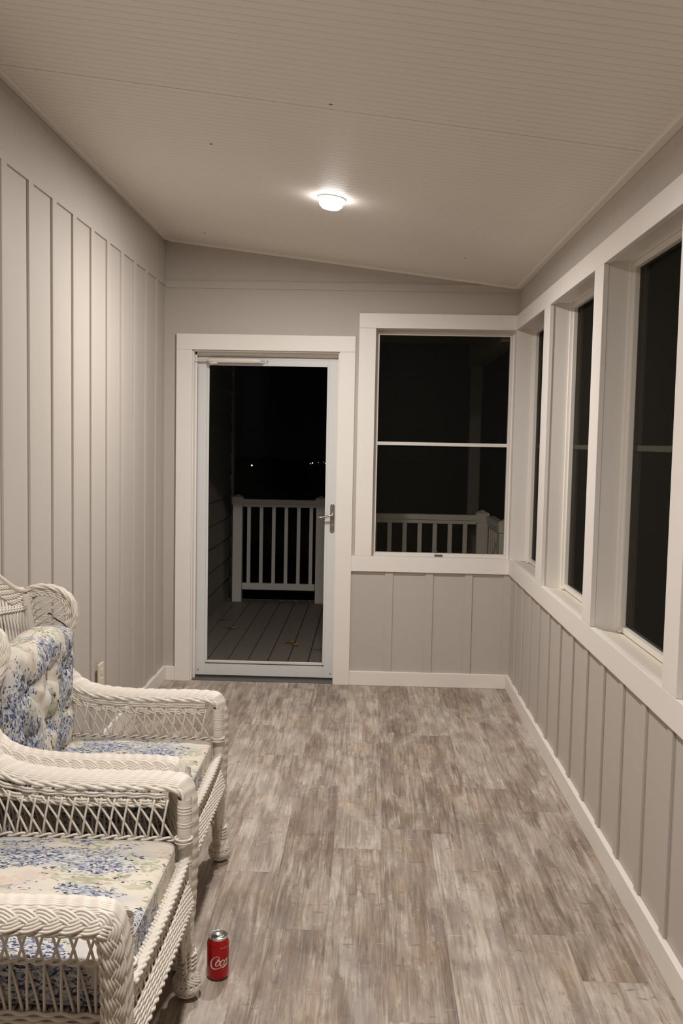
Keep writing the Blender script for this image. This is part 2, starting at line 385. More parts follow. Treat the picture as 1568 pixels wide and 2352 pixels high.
# ------------------------------------------------------------------ windows
def frame_boxes(axis, a0, a1, z0, z1, d0, d1, w, wb=None, wt=None):
    wb = wb or w; wt = wt or w
    L = [(a0, a0 + w, z0, z1), (a1 - w, a1, z0, z1), (a0 + w, a1 - w, z0, z0 + wb), (a0 + w, a1 - w, z1 - wt, z1)]
    return [(p[0], p[1], d0, d1, p[2], p[3]) if axis == 'y' else (d0, d1, p[0], p[1], p[2], p[3]) for p in L]
def window(n, axis, a0, a1, z0, z1, d, screen):
    root = empty('window_%d' % n, ((a0 + a1) / 2, d, z0) if axis == 'y' else (d, (a0 + a1) / 2, z0)); structure(root)
    inv = Matrix.Translation(-Vector(root.location))
    def part(name, mt, boxes, bevel=.0012, parent=root):
        o = B(name, mt, boxes, None, bevel); o.data.transform(inv); o.parent = parent; return o
    part('window_frame', VINYL, frame_boxes(axis, a0, a1, z0, z1, d - .006, d + .028, .021, .022, .024))
    def bx(p0, p1, q0, q1, e0, e1): return (p0, p1, d + e0, d + e1, q0, q1) if axis == 'y' else (d + e0, d + e1, p0, p1, q0, q1)
    zm = 1.500
    part('window_pane', screen, [bx(a0 + .018, a1 - .018, z0 + .02, z1 - .02, .012, .014)], 0)
    part('sash_bar', VINYL, [bx(a0 + .019, a1 - .019, zm - .0105, zm + .0105, (.001 if axis == 'y' else .016), (.0115 if axis == 'y' else .026))], .001)
    if axis == 'x':   # outer sliding panel stile seen dimly through the screen
        part('sash_stile', SIDING, [bx(a1 - .075, a1 - .055, z0 + .02, z1 - .02, .018, .03)], .001)
    c = (a0 + a1) / 2 - (.03 if axis == 'y' else .25)
    lt = part('latch', LATCHM, [bx(c, c + .05, z0 + .003, z0 + .013, -.011, -.006), bx(c - .003, c + .018, z0 + .016, z0 + .036, -.004, .006)], .001)
    part('corner_clip', VINYL, [bx(a0 + .004, a0 + .045, z0 - .001, z0 + .009, -.02, -.006)], .002)
    part('corner_clip', VINYL, [bx(a1 - .045, a1 - .004, z0 - .001, z0 + .009, -.02, -.006)], .002)
    return root
window(1, 'y', 1.2895, 2.1302, ZRT - .006, ZTB - .004, .09, SCREEN)
for i, (y0, y1) in enumerate(opens[:6]):
    window(i + 2, 'x', y0 + .003, y1 - .003, ZRT - .010, ZTB + .007, W + .098, SCREEN2)

# ------------------------------------------------------------------ storm door
dr = empty('door_1', (.62, .09, .012)); structure(dr)
def dpart(name, mt, boxes, bevel=.0015, parent=None, loc=None):
    m = MB()
    for b_ in boxes: m.box(*b_)
    o = m.build(name, mt, None, None, bevel); o.data.transform(Matrix.Translation(-Vector(dr.location)))
    o.parent = parent or dr; return o
DY = .09
fr = dpart('door_frame', DOORM, [(.187, .252, DY, DY + .032, .014, 2.0), (1.000, 1.0615, DY, DY + .032, .014, 2.0), (.252, 1.0, DY, DY + .032, .014, .088), (.252, 1.0, DY, DY + .032, 1.972, 2.0), (.187, 1.0615, DY + .001, DY + .03, 2.0, 2.0145)])
dpart('glass_bead', DOORM, [(.247, .262, DY - .004, DY + .006, .095, 1.975), (.992, 1.006, DY - .004, DY + .006, .095, 1.975), (.2625, .9915, DY - .004, DY + .006, .094, .110), (.2625, .9915, DY - .004, DY + .006, 1.961, 1.975)], .002)
dpart('door_pane', GLASS, [(.256, .998, DY + .012, DY + .016, .09, 1.972)], 0)
dpart('door_sweep', GAP, [(.187, 1.0615, DY + .002, DY + .03, .002, .014)], 0)
dpart('kick_plate_seam', GAP, [(.25, 1.003, DY - .0006, DY, .0875, .0895), (.1895, .1905, DY - .001, DY, .3, 1.95)], 0)
m = MB()
for (x, z) in ((.205, .045), (1.045, .04)): m.lathe([(0, -.001), (.004, -.001), (.004, .001)], (x, DY, z), 12, 'y')
o = m.build('screw_cap', LATCHM); o.data.transform(Matrix.Translation(-Vector(dr.location))); o.parent = dr
# handle
m = MB()
def rounded_plate(m, cx, cz, w, h, y0, y1, n=16):
    pts = [(cx + w / 2 * math.cos(a), cz + (h / 2 - w / 2) + w / 2 * math.sin(a)) for a in np.linspace(0, PI, n)] + [(cx + w / 2 * math.cos(a), cz - (h / 2 - w / 2) + w / 2 * math.sin(a)) for a in np.linspace(PI, 2 * PI, n)]
    k = len(pts); v = [(p[0], y0, p[1]) for p in pts] + [(p[0], y1, p[1]) for p in pts]
    m.add(v, [tuple(range(k)), tuple(range(2 * k - 1, k - 1, -1))] + [(i, (i + 1) % k, k + (i + 1) % k, k + i) for i in range(k)])
rounded_plate(m, 1.039, 1.027, .028, .180, DY - .006, DY)
hd = m.build('door_handle', NICKEL, None, None, .001); hd.data.transform(Matrix.Translation(-Vector(dr.location))); hd.parent = dr
m = MB(); m.lathe([(0, -.05), (.008, -.05), (.0115, -.047), (.0115, -.03), (.0085, -.024), (.0085, -.014), (.012, -.010), (.012, 0)], (1.039, DY - .004, 1.045), 20, 'y')
P, _ = spline([(1.036, DY - .045, 1.045), (1.02, DY - .047, 1.044), (.998, DY - .047, 1.039), (.975, DY - .046, 1.034), (.958, DY - .045, 1.034), (.946, DY - .043, 1.040)], 30)
m.tube(P, np.interp(np.linspace(0, 1, 30), [0, .3, .8, 1], [.0072, .0062, .0085, .0045]), 10)
o = m.build('lever', NICKEL); o.data.transform(Matrix.Translation(-Vector(dr.location))); o.parent = hd
m = MB()
m.lathe([(0, -.008), (.0042, -.007), (.005, -.004), (.005, 0)], (1.042, DY - .006, .984), 14, 'y')
for z in (1.108, .946): m.lathe([(0, -.0025), (.0025, -.002), (.003, 0)], (1.039, DY - .006, z), 10, 'y')
o = m.build('lock_button', ALU); o.data.transform(Matrix.Translation(-Vector(dr.location))); o.parent = hd
# closer
cl = empty('door_closer', (0, 0, 0)); cl.parent = dr; cl.location = -Vector(dr.location)
cm = MB()
cm.lathe([(0, .262), (.012, .262), (.0155, .266), (.0155, .52), (.0145, .566), (.0125, .572), (.0125, .585), (.0, .585)], (0, DY - .035, 1.988), 20, 'x'); cm.build('cylinder_tube', PLATE if False else VINYL, cl)
cm = MB(); cm.tube([(.585, DY - .035, 1.986), (.63, DY - .035, 1.986)], .003, 8); cm.box(.575, .60, DY - .045, DY - .01, 1.974, 1.986); cm.build('piston_rod', ALU, cl)
cm = MB(); cm.box(.187, .262, DY - .042, DY - .030, 1.983, 1.993); cm.box(.180, .192, DY - .05, DY - .01, 1.978, 2.006); cm.build('bracket', ALU, cl, bevel=.001)
cm = MB(); cm.lathe([(0, -.006), (.022, -.006), (.026, 0), (.024, .005), (0, .006)], (.292, DY - .04, 1.971), 20, 'z'); cm.lathe([(0, -.004), (.012, -.004), (.013, .002)], (.283, DY - .04, 1.963), 16, 'z'); cm.build('adjusting_knob', VINYL, cl)
structure(B('trim_%d' % n_trim, LATCHM, [(.1733, 1.0691, .0, .16, -.006, .003)])); n_trim += 1      # threshold

# outlet cover
ot = tag(empty('wall_outlet', (.0, -1.4375, .384)), 'small ivory outlet cover low on left wall behind the far wicker chair', 'outlet')
B('cover_plate', PLATE, [(.0185, .028, -.040, .040, -.062, .062)], ot, bevel=.003)
B('socket', PLATE, [(.028, .031, -.017, .017, .008, .036), (.028, .031, -.017, .017, -.036, -.008)], ot, bevel=.003)

# ------------------------------------------------------------------ ceiling lights
LAMPS = [(1.071, -1.494), (1.071, -4.15)]
sl = math.atan2(ZR - ZL, W)
LCOL = (1.0, .955, .922)
lab = ['glowing round ceiling light between the chairs and the door']
for i, (x, y) in enumerate(LAMPS):
    z = zc(x)
    rt = tag(empty('ceiling_light', (x, y, z)), lab[0] if i == 0 else 'round ceiling light over the porch behind the camera', 'ceiling light', 'ceiling lights in a line'); rt.rotation_euler = (0, -sl, 0)
    if i:
        rt['label'] = 'round ceiling light straight above the nearer wicker chair'
    mm = MB(); mm.lathe([(.052, -.0005), (.062, -.0005), (.064, -.002), (.060, -.005), (.055, -.006), (.053, -.004)], (0, 0, 0), 40); mm.build('trim_ring', TRIM, rt)
    mm = MB(); mm.lathe([(.0, -.050), (.022, -.049), (.040, -.044), (.051, -.033), (.054, -.018), (.050, -.004)], (0, 0, 0), 36)
    mm.build('lens', emit('lamp lens %d' % i, LCOL, 22.0), rt)
    ld = bpy.data.lights.new('lamp_glow', 'AREA'); ld.shape = 'DISK'; ld.size = .11; ld.energy = [37.5, 38][i]; ld.color = LCOL
    lo = bpy.data.objects.new('lamp_glow', ld); col.objects.link(lo); lo.location = (0, 0, -.052); lo.parent = rt

# ------------------------------------------------------------------ wicker helpers
def frame_path(C2, n):
    """XZ profile -> points and in-plane normal (left of travel), arc length."""
    P, s = spline(C2, n); T_ = np.gradient(P, axis=0); T_ /= np.linalg.norm(T_, axis=1)[:, None]
    return P, s, T_, np.stack([-T_[:, 1], T_[:, 0]], 1)
def twist(m, P, Nn, Bn, s, R, r, pitch, k=2, ph=0, nk=5):
    """k-strand rope around path P with frame Nn,Bn."""
    for j in range(k):
        a = s / pitch * 2 * PI + ph + 2 * PI * j / k
        m.tube(P + R * (np.cos(a)[:, None] * Nn + np.sin(a)[:, None] * Bn), r, nk, ref=Nn)
def plait(m, P, Wd, Dn, s, a, b, pitch, r, sub=2, k=3, ph=0, nk=5):
    """k-strand flat plait: Wd in-plane width direction, Dn outward normal; every strand is sub parallel canes."""
    T_ = np.gradient(P, axis=0); T_ /= np.linalg.norm(T_, axis=1)[:, None]; w0 = 2 * PI / pitch
    for j in range(k):
        f = s * w0 + 2 * PI * j / k + ph; u = a * np.sin(f); h = b * np.sin(2 * f); sl_ = a * w0 * np.cos(f); nn = np.sqrt(1 + sl_ ** 2)
        for q in range(sub):
            o = (q - (sub - 1) / 2) * r * 1.75
            m.tube(P + (u + o / nn)[:, None] * Wd - (o * sl_ / nn)[:, None] * T_ + (h + b)[:, None] * Dn, r, nk, ref=Dn)

# ------------------------------------------------------------------ wicker armchair (local: x forward, y to the far side, z up)
ARM = [(.805, .125), (.814, .20), (.819, .30), (.821, .40), (.820, .48), (.815, .545), (.803, .585), (.776, .604), (.70, .608), (.60, .607), (.50, .607), (.41, .612), (.345, .622), (.295, .645), (.263, .685), (.254, .735),
       (.270, .785), (.290, .835), (.301, .885), (.293, .930), (.267, .963), (.228, .983), (.181, .989), (.138, .982), (.106, .961)]
def vec(xz, y): return np.stack([xz[:, 0], np.ones(len(xz)) * y, xz[:, 1]], 1)
def armrest(parent, sg):
    m = MB(); n = 330; P, s, T_, Nn = frame_path(ARM, n)
    Nn = -Nn                                   # points outward/up from arm when travelling front->back: fix sign below
    if Nn[n // 3, 1] < 0: Nn = -Nn
    # taper of strip: narrow at the leg, full on arm, narrower round the wing
    L = s[-1]; u = s / L
    zz = P[:, 1]; front = (u < .35)
    yi = np.interp(s, [0, .12, .40, L * .62, L * .74, L], [.325, .312, .297, .297, .297 if sg > 0 else .288, .300]); yo = np.interp(s, [0, .12, .34, L * .66, L * .8, L], [.365, .382, .392, .388, .325, .318] if sg > 0 else [.350, .358, .362, .362, .325, .318])
    N3 = np.stack([Nn[:, 0], np.zeros(n), Nn[:, 1]], 1); Y3 = np.tile([0, 1., 0], (n, 1)) * sg
    def at(frac, off):
        off = off - .009 * max(0, 1 - frac / .5) ** 2 * np.clip((yo - yi) / .06, 0, 1) - .003 * max(0, frac - .8) / .2
        return np.stack([P[:, 0] + Nn[:, 0] * off, sg * (yi + (yo - yi) * frac), P[:, 1] + Nn[:, 1] * off], 1)
    m.grid(np.stack([at(.02, -.004), at(.98, -.004), at(.98, -.009), at(.02, -.009)], 1), True, closed_v=True)
    rows = 11
    wid = (yo - yi) / .100; rows = 11 if sg > 0 else 8; wid = wid if sg > 0 else wid * 1.38
    for i in range(rows):
        ph = PI * s / .0290 + .20 * i
        m.tube(at((i + .75) / (rows + .5), .0005 * np.cos(2 * ph)), (.00395 + .0012 * np.cos(ph) ** 6) * wid, 7, ref=N3)
    e = at(1.0, -.003); twist(m, e, N3, Y3, s, .0022, .0030, .05)
    e = at(0.0, -.004); twist(m, e, N3, Y3, s, .0040, .0047, .105)
    # outer plait hanging below the outer edge
    q = at(1.0, -.0165) + .010 * Y3; Wt = .78 * N3 - .62 * Y3; Dt = .62 * N3 + .78 * Y3; plait(m, q, Wt, Dt, s, .0115, .0026, .118, .0036, 4)
    e = at(1.0, -.036) + .022 * Y3; twist(m, e, N3, Y3, s, .003, .0035, .05)
    # inner rows under the inner edge (arm and wing only)
    lo, hi = int(n * .345), int(n * .70)
    for off, r in ((-.018, .0036), (-.025, .0036), (-.036, .0036), (-.043, .0036)):
        wv = .004 * np.sin(PI * s / .028 + (0 if off > -.03 else PI))
        q = at(-.02, off) + wv[:, None] * Y3; m.tube(q[lo:hi], r, 5, ref=N3[lo:hi])
    e = at(.0, -.050); twist(m, e[lo:hi], N3[lo:hi], Y3[lo:hi], s[lo:hi], .0034, .0036, .055)
    # stakes crossing under the top weave
    for i in range(6, n - 4, 7):
        a, b_ = at(.03, -.006)[i], at(.97, -.006)[i]; m.tube([a, b_], .003, 5)
    o = m.build('armrest', WICKER, parent)
    return o
def side_lattice(parent, sg):
    m = MB(); y = .292 * sg; ring = .462; top = .567; low = .352
    def arc(p, q, bow=.004, r=.0031):
        p, q = np.array(p, float), np.array(q, float); t = np.linspace(0, 1, 7)[:, None]
        P = p + (q - p) * t; P[:, 1] += np.sin(t[:, 0] * PI) * bow; m.tube(P, r, 6)
    asym = sg > 0
    for i in range(-1, 17):
        x = .255 + i * .0345
        a, b_ = (.070, -.018) if asym else (.036, -.036)
        ztop = lambda xx: top + (max(0, .36 - xx) * .55)
        x0 = max(.225, x)
        if x + a < .785 and x > .20: arc((x, y, ztop(x)), (x + a, y, ring), .005)
        xs = x + .02
        if .2 < xs < .79: arc((xs, y, ztop(xs)), (xs + b_, y, ring), -.005)
        xs = x + (.0 if asym else .0)
        if xs > .2 and xs + .03 < .79: arc((xs, y, ring), (xs + .030, y + .0 * sg, low), .004); arc((xs + .004, y, ring), (xs + .004, y, low), -.003)
    # mid ring: pair of rods twisted round the side
    n = 160; x = np.linspace(.20, .822, n); P = np.stack([x, np.full(n, y), np.full(n, ring)], 1); s = x - x[0]
    twist(m, P, np.tile([0, 0, 1.], (n, 1)), np.tile([0, 1., 0], (n, 1)), s, .0045, .0036, .07)
    # collar around the front post
    for z in (.458, .467):
        a = np.linspace(0, 2 * PI, 24); m.tube(np.stack([.80 + .0215 * np.cos(a), y + .0 + .0215 * np.sin(a), np.full(24, z)], 1), .0036, 6)
    # side apron weave
    for i in range(15):
        z = low + .004 - i * .0092; n = 120; x = np.linspace(.19, .80, n)
        m.tube(np.stack([x, sg * (.296 + .010 * i / 14) + .0035 * np.sin(PI * (x - .19) / .026 + PI * i), np.full(n, z)], 1), .0044, 5, ref=(0, 0, 1))
    m.box(.2, .80, min(sg * .290, sg * .293), max(sg * .290, sg * .293), low - .12, low)
    n = 200; x = np.linspace(.19, .80, n); P = np.stack([x, np.full(n, sg * .303), np.full(n, low - .136)], 1)
    twist(m, P, np.tile([0, 0, 1.], (n, 1)), np.tile([0, 1., 0], (n, 1)), x, .005, .005, .05)
    return m.build('side_lattice', WICKER, parent)
def front_leg(parent, sg):
    m = MB(); cx, cy = .80, .302 * sg
    z = np.arange(.25, .57, .0022); m.lathe([(.0185 + .0009 * abs(math.sin(PI * q / .0060)), q) for q in z], (cx, cy, 0), 18)
    for zz in (.548, .540, .532, .505, .498, .40, .393): m.lathe([(.0185 + .0017 * math.cos(a), zz + .0026 * math.sin(a)) for a in np.linspace(-PI / 2, PI / 2, 6)], (cx, cy, 0), 18)
    lg = m.build('leg', WICKER, parent)
    # braided front foot under the woven panel
    m = MB(); fx, fy = .800, .348 * sg
    zc_ = np.arange(.055, .30, .0024); m.lathe([((.0175 if q > .15 else .0195) + .0015 * abs(math.sin(PI * q / .008)), q) for q in zc_], (fx, fy, 0), 18)
    def ell(t): return np.interp(t, [0, .12, .35, .6, .85, 1], [.008, .027, .0375, .0345, .0235, .0200])
    m.lathe([(ell(q / .085) - .003, q) for q in np.linspace(.001, .085, 16)], (fx, fy, 0), 20)
    for j in range(16):
        t = np.linspace(0, 1, 22); a = 2 * PI * j / 16 + 1.3 * np.abs(((t * 2) % 1) - .5) * 2
        rr = ell(t) - .001; m.tube(np.stack([fx + rr * np.cos(a), fy + rr * np.sin(a), .004 + t * .081], 1), .0042, 5)
    for z0 in (.092, .103, .114, .126):     # ankle coils
        t = np.linspace(0, 2 * PI, 30); R = .0225
        for q in range(2):
            a = t * 5 + PI * q; m.tube(np.stack([fx + (R + .003 * np.cos(a)) * np.cos(t), fy + (R + .003 * np.cos(a)) * np.sin(t), z0 + .003 * np.sin(a)], 1), .0034, 5)
    # curled brace from the ankle up to the apron
    for q in range(3):
        P, s = spline([(fx - .006, fy - .02 * sg, .118 - .010 * q), (fx + .002, fy - .05 * sg, .115 - .011 * q), (fx + .008, fy - .085 * sg, .150 - .006 * q), (fx + .006, fy - .10 * sg, .215), (fx, fy - .095 * sg, .27)], 40)
        if q == 0: m.tube(P, .0062, 7)
        t = np.arange(40); a = t * .8 + q * 2.1; N1 = np.stack([np.cos(a), np.zeros(40), np.sin(a)], 1); m.tube(P + N1 * .006, .0034, 5)
    for k in range(2):
        P, s = spline([(fx - .03 - .008 * k, fy - .03 * sg, .29), (fx - .028 - .008 * k, fy - .035 * sg, .2), (fx - .02, fy - .02 * sg, .13)], 20); m.tube(P, .004, 6)
    m.build('foot', WICKER, lg)
    return lg
def rear_leg(parent, sg):
    m = MB(); n = 260; z = np.linspace(.0, .955, n)
    x = np.interp(z, [0, .42, .95], [.19, .212, .122]); y = sg * np.interp(z, [0, .5, .95], [.305, .305, .300])
    m.tube(np.stack([x, y, z], 1), .0165 + .0012 * np.abs(np.sin(PI * z / .0065)), 14, ref=(1, 0, 0))
    m.lathe([(.005, .001), (.026, .005), (.030, .03), (.026, .06), (.018, .07)], (.19, .305 * sg, 0), 18)
    return m.build('leg', WICKER, parent)
def backx(z): return np.interp(z, [.0, .42, .95, 1.1], [.19, .205, .118, .094])
def crest(y):
    a = np.abs(y); return np.interp(a, [0, .06, .12, .18, .22, .26, .30], [1.072, 1.064, 1.036, 1.004, .985, .972, .966])
def backrest(parent):
    m = MB(); n = 220; y = np.linspace(-.30, .30, n)
    k = np.ones(9) / 9; zc0 = crest(y); zc0 = np.convolve(np.pad(zc0, 4, 'edge'), k, 'valid')
    def line(dz, yy=y, z0=None):
        z = (zc0 if z0 is None else z0) + dz; return np.stack([backx(z), yy, z], 1)
    P = line(0); s = np.r_[0, np.cumsum(np.linalg.norm(np.diff(P, axis=0), axis=1))]
    X3 = np.tile([1., 0, .17], (n, 1)); X3 /= np.linalg.norm(X3[0]); Z3 = np.tile([-.17, 0, 1.], (n, 1))
    twist(m, P, Z3, X3, s, .0062, .0062, .055, 3)
    for i in range(7):                                          # woven band below crest
        q = line(-.014 - i * .0088); w = .0038 * np.sin(PI * s / .024 + PI * i); m.tube(q + w[:, None] * X3, .0044, 5, ref=Z3)
        m.tube(q - w[:, None] * X3 + Z3 * .003, .0034, 5, ref=Z3)
    # lower ring garland sweeping across the back
    zg = .926 + .012 * np.cos(np.abs(y) / .30 * PI) - .02 * (np.abs(y) < .02)
    for k_ in range(24):
        yy = -.285 + k_ * .0248; z = np.interp(yy, y, zg); x = backx(z)
        for dz in (-.004, .004):
            t = np.linspace(0, 2 * PI, 14); m.tube(np.stack([x + .010 * np.cos(t), yy + .011 * np.sin(t), z + dz + .003 * np.sin(t)], 1), .0036, 5)
    # lattice between band and seat
    for i in range(24):
        y0 = -.29 + i * .0252
        for d in (.035, -.035):
            y1 = y0 + d; zt = np.interp(y0, y, zc0) - .07
            if abs(y1) > .3: continue
            t = np.linspace(0, 1, 8); z = zt + (.70 - zt) * t; m.tube(np.stack([backx(z), y0 + d * t, z], 1), .0031, 6)
            z = .70 + (.40 - .70) * t; m.tube(np.stack([backx(z), y1 - d * t, z], 1), .0031, 6)
    for i in range(26):                                         # woven lower back
        z = .47 - i * .0092; w = .003 * np.sin(PI * (y + .3) / .026 + PI * i); m.tube(np.stack([backx(z) + w, y, np.full(n, z)], 1)[::2], .0044, 5, ref=(0, 0, 1))
    return m.build('backrest', WICKER, parent)
def wing(parent, sg):
    """rounded lattice wing between back post and the looping arm strip"""
    m = MB(); n = 330; P, s, T_, Nn = frame_path(ARM, n)
    if Nn[n // 3, 1] < 0: Nn = -Nn
    lo = int(n * .66); Q = P[lo:]; q = Nn[lo:]; ss = s[lo:]; k = len(Q)
    for off in (-.012, -.019, -.026):
        y = np.interp(ss, [ss[0], ss[-1]], [.300, .302]) * sg; w = .004 * np.sin(PI * ss / .024 + off * 800)
        R = Q + q * off
        ok = (R[:, 0] > backx(R[:, 1]) + .01)
        m.tube(np.stack([R[:, 0], y + w, R[:, 1]], 1)[ok], .0038, 5)
    R = Q + q * -.034; ok = (R[:, 0] > backx(R[:, 1]) + .012); R = R[ok]; Y = np.full(len(R), .300 * sg)
    Pp = np.stack([R[:, 0], Y, R[:, 1]], 1); N3 = np.stack([q[ok][:, 0], np.zeros(len(R)), q[ok][:, 1]], 1)
    twist(m, Pp, N3, np.tile([0, 1., 0], (len(R), 1)), ss[ok], .0034, .0036, .045)
    # twisted border beside the back post
    z = np.linspace(.50, .94, 90); x = backx(z) + .024; twist(m, np.stack([x, np.full(90, .30 * sg), z], 1), np.tile([1., 0, 0], (90, 1)), np.tile([0, 1., 0], (90, 1)), z, .004, .0038, .045)
    # fill lattice
    def rim(z):   # x of inner rim for a height
        m_ = R[:, 0]; 
        idx = [i for i in range(len(R) - 1) if (R[i, 1] - z) * (R[i + 1, 1] - z) <= 0 and R[i, 0] > backx(z) + .04]
        return R[idx[0], 0] if idx else None
    z0 = .60
    while z0 < .93:
        x1 = rim(z0)
        if x1:
            xs = np.linspace(backx(z0) + .024, x1, 14); m.tube(np.stack([xs, (.299 + .0022 * np.sin((xs) / .014 * PI)) * sg, z0 + .003 * np.sin(xs * 60)], 1), .0023, 5)
        z0 += .0235
    for i in range(-6, 14):
        p0 = np.array([backx(.6 + i * .024) + .024, .6 + i * .024]); d = np.array([.80, .60]); t = 0; last = None
        while t < .25:
            p = p0 + d * t; x1 = rim(p[1])
            if x1 is None or p[0] > x1: break
            last = p.copy(); t += .004
        if last is not None and t > .02 and p0[1] > .5:
            m.tube([(p0[0], .297 * sg, p0[1]), (last[0], .297 * sg, last[1])], .0024, 5)
    return m.build('wing', WICKER, parent)
def seat(parent):
    m = MB(); n = 170; y = np.linspace(-.287, .287, n); bow = (1 - (y / .3) ** 2)
    def row(t, off=0):  # t 0 top .. 1 bottom
        x = .803 + .008 * bow + (.022 + .004 * bow) * t + off; zb = .296 + .030 * bow; z = .392 + (zb - .392) * t
        return np.stack([x, y, z], 1)
    s = y - y[0]; X3 = np.tile([.92, 0, .38], (n, 1)); Z3 = np.tile([-.38, 0, .92], (n, 1))
    P = row(0); P[:, 2] += .012; P[:, 0] -= .004
    plait(m, P, X3, Z3, s, .0120, .0028, .080, .0042, 3, nk=6)
    nr = 18
    for i in range(nr):
        t = .03 + .94 * i / (nr - 1); inset = -.006 if 3 <= i <= 6 else 0
        m.tube(row(t, inset) + (.0013 * np.sin(PI * s / .0290 + PI * i))[:, None] * X3, .0033, 6, ref=Z3)
    m.grid(np.stack([row(0, -.010), row(1, -.010)], 1))
    P = row(1.02); twist(m, P, Z3, X3, s, .0034, .0040, .05)
    for i in range(20): # stakes
        yy = -.28 + i * .0290; b_ = 1 - (yy / .3) ** 2; m.tube([(.800 + .008 * b_, yy, .40), (.823 + .012 * b_, yy, .296 + .030 * b_)], .0028, 5)
    # woven deck under the cushion
    xs = np.linspace(.21, .79, 75)
    for i, x in enumerate(xs):
        m.tube(np.stack([np.full(40, x), np.linspace(-.29, .29, 40), .352 + .003 * np.sin(np.linspace(0, 20 * PI, 40) + PI * i)], 1), .0044, 4)
    m.box(.2, .80, -.288, .288, .340, .347)
    return m.build('seat_frame', WICKER, parent)
def armchair():
    root = empty('wicker_armchair')
    backrest(root); seat(root)
    for sg in (1, -1): armrest(root, sg); side_lattice(root, sg); front_leg(root, sg); rear_leg(root, sg); wing(root, sg)
    return root
ch1 = armchair(); ch1.location = (0, -3.665, 0)
G = 'white wicker armchairs along the left wall'
tag(ch1, 'white wicker armchair nearer the camera, standing beside the red soda can', 'chair', G)
ch2 = copy_tree(ch1); ch2.location = (-.045, -2.84, 0)
tag(ch2, 'white wicker armchair nearer the glass door, its lattice wing and floral pillow in view', 'chair', G)

# cushions -----------------------------------------------------------
def super_box(a, b_, c, n, e, nu=44):
    """rounded box made of a cube sphere pushed towards a superellipsoid"""
    bm = bmesh.new(); bmesh.ops.create_cube(bm, size=2); bmesh.ops.subdivide_edges(bm, edges=bm.edges[:], cuts=n, use_grid_fill=True)
    for v in bm.verts:
        p = v.co; L = (abs(p.x) ** e + abs(p.y) ** e + abs(p.z) ** e) ** (1 / e); v.co = Vector((p.x / L * a, p.y / L * b_, p.z / L * c))
    return bm
def bm_obj(bm, name, m, parent=None, loc=None):
    me = bpy.data.meshes.new(name); bm.to_mesh(me); bm.free(); me.materials.append(m)
    me.polygons.foreach_set('use_smooth', [True] * len(me.polygons))
    o = bpy.data.objects.new(name, me); col.objects.link(o)
    if parent: o.parent = parent
    if loc is not None: o.location = loc
    return o
def seat_cushion():
    root = empty('seat_cushion', (.548, 0, .36))
    bm = super_box(.2420, .283, .054, 26, 14)
    for v in bm.verts:
        x, y, z = v.co
        if z > .0: v.co.z += .006 * (1 - (x / .26) ** 2) * (1 - (y / .29) ** 2)
        v.co.z += .052; v.co.z += .0015 * math.sin(x * 31 + y * 17) * (z > .03)
    bm_obj(bm, 'cover', FLORAL, root)
    m = MB()
    for z in (.099, .008):
        t = np.linspace(0, 2 * PI, 200); e = 14
        cx, sy = np.cos(t), np.sin(t); L = (np.abs(cx) ** e + np.abs(sy) ** e) ** (1 / e)
        m.tube(np.stack([cx / L * .2395, sy / L * .2805, np.full(200, z)], 1), .0018, 6)
    m.build('piping', PIPING, root); return root
def back_cushion():
    """tufted pillow: thin at the foot, thicker at the head, squared outline"""
    HY, HZ = .270, .212
    root = empty('back_cushion', (.270, 0, .452))
    bm = super_box(.05, HY, HZ, 44, 7.)
    but = [(y, z) for y in (-.165, 0, .165) for z in (-.075, .080)]
    def warp(x, y, z, side):
        k = (1 - .22 * z / -HZ) if z < 0 else (1 + .42 * z / HZ)
        edge = max(abs(y / HY), abs(z / HZ)); puff = max(0., 1 - edge ** 5) ** .5
        f = 0; g = 0
        for (by, bz) in but:
            dy, dz = y - by, z - bz; r = math.hypot(dy, dz); th = math.atan2(dz, dy)
            f += 1.05 * math.exp(-(r / .036) ** 2); g += .22 * math.exp(-(r / .085) ** 2) * math.cos(th * 6 + by * 31 + bz * 40)
            f += .35 * math.exp(-(dz / .012) ** 2 - (max(0, abs(dy) - .0) / .085) ** 4) * .5 + .35 * math.exp(-(dy / .012) ** 2 - (dz / .085) ** 4) * .5
        f += .10 * math.sin(y * 52 + z * 26) * math.sin(z * 44 - y * 17) + g
        if side > 0: x2 = .036 * k * (.42 + .95 * puff) * side - .036 * min(1.25, f) * puff * side
        else: x2 = .066 * k * (.35 + .65 * puff) * side
        return x2
    for v in bm.verts:
        x, y, z = v.co; v.co.x = warp(x, y, z, max(-1, min(1, x / .046))); v.co.z = z + .007 * math.sin(y * 22) * (z > 0) + HZ; v.co.x += -.012 * (z / HZ)
    bm_obj(bm, 'cover', FLORAL_B, root)
    m = MB(); t = np.linspace(0, 2 * PI, 220); e = 7.; cx, sy = np.cos(t), np.sin(t); L = (np.abs(cx) ** e + np.abs(sy) ** e) ** (1 / e)
    zz = sy / L * HZ; yy = cx / L * (HY + .001); m.tube(np.stack([-.012 * zz / HZ, yy, HZ + zz * 1.003 + .007 * np.sin(yy * 22) * (zz > 0)], 1), .0018, 6); m.build('piping', PIPING, root)
    for (by, bz) in but:
        m = MB(); m.lathe([(0, .006), (.008, .0045), (.011, 0), (.009, -.004)], (.018 - .012 * bz / HZ + (.004 if bz > 0 else 0), by, HZ + bz), 14, 'x'); m.build('button', FLORAL, root)
    m = MB()
    for P in ([(-.035, .262, .43), (-.02, .262, .42), (0, .258, .41), (.012, .25, .40)], [(-.04, .262, .438), (-.05, .262, .444), (-.054, .258, .44)]):
        Q, s_ = spline(P, 12); m.tube(Q, .0024, 6)
    m.build('tie', TIEM, root); return root
sc1 = seat_cushion(); bc1 = back_cushion()
